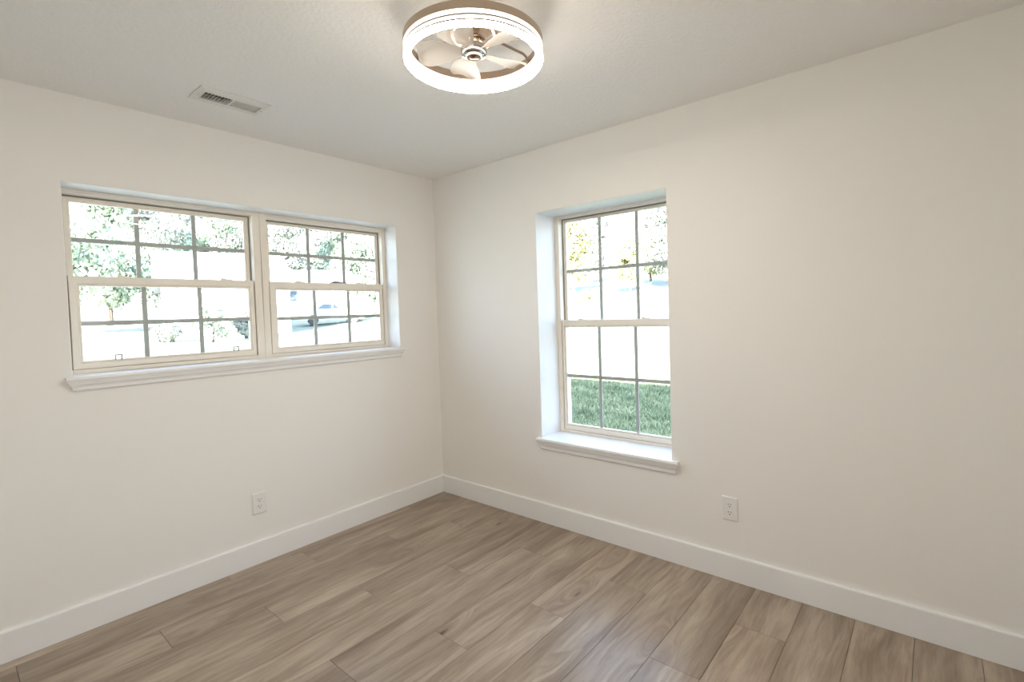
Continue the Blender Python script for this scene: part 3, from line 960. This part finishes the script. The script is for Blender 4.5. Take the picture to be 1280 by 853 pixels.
TREES = {
    'green': make_tree_meshes(11, 4.6, 12.0, 0.2, 9000, 0.20, ML_green, 22),
    'pale': make_tree_meshes(12, 4.4, 12.0, 0.4, 9000, 0.19, ML_pale, 22),
    'yellow': make_tree_meshes(13, 3.6, 7.0, 0.9, 7000, 0.17, ML_yellow, 18),
}
def tree(kind, az, d, sc, label, rz=0.0, group=None):
    x, y, z = at(az, d)
    t = thing('broadleaf_tree', label, 'tree', (x, y, z), rz, group)
    t.scale = (sc * 0.80, sc * 0.80, sc)
    me, tm = TREES[kind]
    o = bpy.data.objects.new('crown', me); C.objects.link(o); o.parent = t
    o = bpy.data.objects.new('trunk', tm); C.objects.link(o); o.parent = t
for kind, az, d, sc, label in (
    ('green', 83.4, 38, 1.0, 'leafy tree at the outermost corner of the wide window, furthest from the tall one'),
    ('green', 79.6, 47, 0.95, 'full green tree with its trunk in view on the lawn, before the white gable house'),
    ('pale', 77.2, 58, 1.0, 'pale tree standing right beside the gable end of the white house'),
    ('pale', 74.4, 70, 1.05, 'tall pale tree rising behind the gable end of the white house'),
    ('green', 71.2, 60, 1.05, 'green tree rising behind the middle of the white gable house roof'),
    ('pale', 68.2, 72, 1.05, 'pale tree rising behind the far end of the white gable house'),
    ('pale', 65.2, 62, 1.1, 'pale tree behind the gap between the two white houses'),
    ('pale', 62.2, 74, 1.1, 'pale tree behind the low white house, nearest the gap'),
    ('green', 59.6, 66, 1.0, 'green tree behind the middle of the low white house'),
    ('green', 56.6, 44, 0.80, 'bushy green tree beside the low white house, seen past the parked car'),
    ('pale', 54.2, 60, 0.95, 'pale tree beyond the edge of the wide window nearest the room corner'),
    ('yellow', 34.0, 54, 1.05, 'yellow-green tree filling the tall window panes nearest the room corner'),
    ('pale', 30.9, 82, 1.0, 'tall pale tree on the hill behind the small hillside house'),
    ('yellow', 27.6, 50, 0.72, 'small yellow tree beside the small hillside house'),
    ('yellow', 25.4, 66, 0.95, 'yellow-green tree low on the hill in the tall window, over the sunny lawn'),
    ('pale', 23.0, 54, 0.95, 'pale tree behind the yellow-green one on the hill'),
    ('yellow', 20.6, 64, 1.0, 'yellow-green tree just past the tall window edge farthest from the room corner')):
    tree(kind, az, d, sc, label, rz=az * 1.7)

# ---- shrubs in front of the white gable house
def shrub(az, d, r, h, m, label, seed):
    x, y, z = at(az, d)
    t = thing('garden_shrub', label, 'shrub', (x, y, z))
    me, cs = crown_mesh('foliage', seed, r, h, 0.0, 2600, 0.085, m, 12)
    o = bpy.data.objects.new('foliage', me); C.objects.link(o); o.parent = t
    bm = bmesh.new()
    for k in range(6):
        c = cs[k]
        tube(bm, [(0.02 * k, 0, -0.1), (c[0] * 0.5, c[1] * 0.5, c[2] * 0.55), (c[0], c[1], c[2])], [0.03, 0.02, 0.01], 6)
    obj('stems', bm, M_bark, t)
shrub(72.0, 29, 1.05, 1.9, ML_green, 'dense green shrub, the larger one in front of the white gable house', 21)
shrub(75.4, 30, 0.8, 0.8, ML_pale, 'lowest of the three shrubs in front of the white gable house', 22)
shrub(69.2, 31, 0.85, 1.4, ML_pale, 'pale rounded shrub beside the larger green one before the gable house', 23)
shrub(32.6, 40, 0.9, 1.1, ML_yellow, 'small yellowish bush alone on the sunny lawn in the tall window', 24)

# ---- houses
M_siding = plain('white_siding', (0.80, 0.80, 0.78), 0.7, bump=(10, 0.1, 0.01))
M_shingle = plain('light_shingle', (0.50, 0.49, 0.48), 0.9, bump=(16, 0.3, 0.02))
M_hglass = plain('dark_house_glass', (0.10, 0.13, 0.17), 0.15)
M_door = plain('house_door_paint', (0.35, 0.30, 0.26), 0.5)

def house(name_label, az, d, width, depth, hw, hr, face, roof_axis, openings, door=None):
    """width along local x, the front facing local -y"""
    x, y, z = at(az, d)
    t = thing('house', name_label, 'house', (x, y, z - 0.15), math.radians(face))
    bm = bmesh.new()
    w2, d2 = width / 2, depth / 2
    box(bm, (-w2, -d2, -0.6), (w2, d2, hw))
    if roof_axis == 'x':       # ridge along x: gables on the ends
        prism(bm, [(-d2, hw), (d2, hw), (0, hr - 0.12)], -w2, w2, lambda a, b_, t_: (t_, a, b_))
    else:
        prism(bm, [(-w2, hw), (w2, hw), (0, hr - 0.12)], -d2, d2, lambda a, b_, t_: (a, t_, b_))
    walls = obj('house_walls', bm, M_siding, t)
    bm = bmesh.new()
    half = d2 if roof_axis == 'x' else w2
    ln = (w2 if roof_axis == 'x' else d2) + 0.4
    sl = (hr - hw) / half
    for s in (-1, 1):
        poly_ = [(0, hr), (s * (half + 0.45), hw - 0.45 * sl), (s * (half + 0.45), hw - 0.45 * sl - 0.16), (0, hr - 0.16)]
        if roof_axis == 'x':
            prism(bm, poly_, -ln, ln, lambda a, b_, t_: (t_, a, b_))
        else:
            prism(bm, poly_, -ln, ln, lambda a, b_, t_: (a, t_, b_))
    obj('house_roof', bm, M_shingle, t)
    for u, zc, w, h in openings:
        bm = bmesh.new()
        yy = -d2
        ring_frame(bm, (u - w / 2 - 0.08, u + w / 2 + 0.08, zc - h / 2 - 0.08, zc + h / 2 + 0.08), (u - w / 2, u + w / 2, zc - h / 2, zc + h / 2), yy - 0.06, yy + 0.02, lambda v: Vector(v), 0)
        fr_ = obj('house_window', bm, M_siding, t)
        bm = bmesh.new(); box(bm, (u - w / 2, yy - 0.03, zc - h / 2), (u + w / 2, yy - 0.01, zc + h / 2))
        box(bm, (u - w / 2, yy - 0.04, zc - 0.03), (u + w / 2, yy - 0.03, zc + 0.03))
        obj('house_glass', bm, M_hglass, fr_)
    if door is not None:
        bm = bmesh.new(); box(bm, (door - 0.5, -d2 - 0.05, 0.0), (door + 0.5, -d2 + 0.01, 2.1), 0.01)
        obj('house_door', bm, M_door, t)
    return t
house('white-sided house with a broad gable roof across the lawn, behind the shrubs', 71.0, 38, 6.4, 9.0, 3.2, 5.2, -14, 'x', [(2.9 - 0.2, 1.6, 0.35, 1.3)])
house('long low white house behind the parked car', 60.6, 52, 9.5, 7.0, 2.7, 4.0, -30, 'x', [(-3.4, 1.5, 1.0, 1.1)], door=-1.6)
house('small white hillside house with blue-grey windows, seen high in the tall window', 29.0, 66, 3.0, 4.0, 4.2, 6.0, -62, 'y', [(-0.55, 5.6 - 1.2, 0.45, 1.3), (0.45, 5.6 - 1.3, 0.5, 0.9)])

# ---- parked car
def car():
    x, y, z = at(60.9, 39)
    t = thing('parked_car', 'white car parked in front of the long low white house', 'car', (x, y, z), math.radians(-24))
    M_body = plain('car_white_paint', (0.78, 0.78, 0.78), 0.25)
    prof_ = [(-2.15, 0.30), (-2.2, 0.75), (-2.05, 0.98), (-1.7, 1.02), (-1.25, 1.06), (-0.75, 1.46), (0.55, 1.50), (1.20, 1.42), (1.75, 1.08), (2.12, 1.00), (2.2, 0.62), (2.12, 0.30)]
    bm = bmesh.new()
    secs = []
    for yy, k in ((-0.86, 0), (-0.80, 1), (0.80, 1), (0.86, 0)):
        secs.append([bm.verts.new((a, yy * (1 - 0.16 * max(0, (b_ - 1.0)) / 0.5), b_ - (0 if k else 0.04) * (b_ > 0.5))) for a, b_ in prof_])
    for s in range(3):
        A, B = secs[s], secs[s + 1]
        for i in range(len(prof_)):
            j = (i + 1) % len(prof_)
            bm.faces.new((A[i], A[j], B[j], B[i]))
    bm.faces.new(secs[0]); bm.faces.new(secs[-1])
    obj('car_body', bm, M_body, t, smooth=True)
    for pts in ([(-1.08, 1.10), (-0.68, 1.40), (-0.12, 1.42), (-0.12, 1.10)], [(0.0, 1.10), (0.0, 1.42), (0.62, 1.42), (1.25, 1.32), (1.50, 1.12)]):
        for s in (-1, 1):
            bm = bmesh.new()
            A = [bm.verts.new((a, s * (0.875 - 0.135 * (b_ - 1.0) / 0.5), b_)) for a, b_ in pts]
            B = [bm.verts.new((a, s * (0.80 - 0.135 * (b_ - 1.0) / 0.5), b_)) for a, b_ in pts]
            n = len(pts)
            for i in range(n):
                bm.faces.new((A[i], A[(i + 1) % n], B[(i + 1) % n], B[i]))
            bm.faces.new(A); bm.faces.new(B)
            obj('side_window', bm, M_hglass, t)
    bm = bmesh.new()
    pts = [(-1.22, 1.10), (-0.80, 1.44)]
    A = [bm.verts.new((a - 0.03, s * 0.70, b_ + 0.01)) for a, b_ in pts for s in (-1, 1)]
    bm.faces.new((A[0], A[1], A[3], A[2]))
    r = bmesh.ops.extrude_face_region(bm, geom=bm.faces[:])
    for v in [g for g in r['geom'] if isinstance(g, bmesh.types.BMVert)]:
        v.co += Vector((0.04, 0, -0.02))
    obj('windshield', bm, M_hglass, t)
    for wx in (-1.35, 1.35):
        for s in (-1, 1):
            bm = bmesh.new()
            lathe(bm, [(0.0, -0.10), (0.20, -0.10), (0.22, -0.11), (0.32, -0.11), (0.34, -0.09), (0.34, 0.09), (0.32, 0.11), (0.22, 0.11), (0.20, 0.10), (0.0, 0.10)], 28,
                  f=lambda v, wx=wx, s=s: Vector((wx + v.x, s * 0.80 + v.z, 0.34 + v.y)))
            obj('wheel', bm, plain('tyre_rubber', (0.04, 0.04, 0.04), 0.8), t, smooth=True)
car()

# ---- thin poles standing on the lawn
M_pole = plain('grey_metal_pole', (0.16, 0.16, 0.17), 0.5, 0.5)
def pole(x, y, top, label):
    z = gh(x, y)
    bm = bmesh.new()
    lathe(bm, [(0.0, -0.2), (0.022, -0.2), (0.022, top - z - 0.02), (0.030, top - z - 0.02), (0.030, top - z), (0.0, top - z + 0.012)], 12)
    o = obj('lawn_pole', bm, M_pole, None, (x, y, z), smooth=True)
    o['label'] = label; o['category'] = 'pole'; o['group'] = 'thin poles on the lawn'
pole(15.6, 6.7, 1.95, 'thin grey pole on the sunny lawn behind the middle panes of the tall window')
pole(17.0, 9.8, 1.72, 'thin grey pole on the sunny lawn behind the corner-side panes of the tall window')
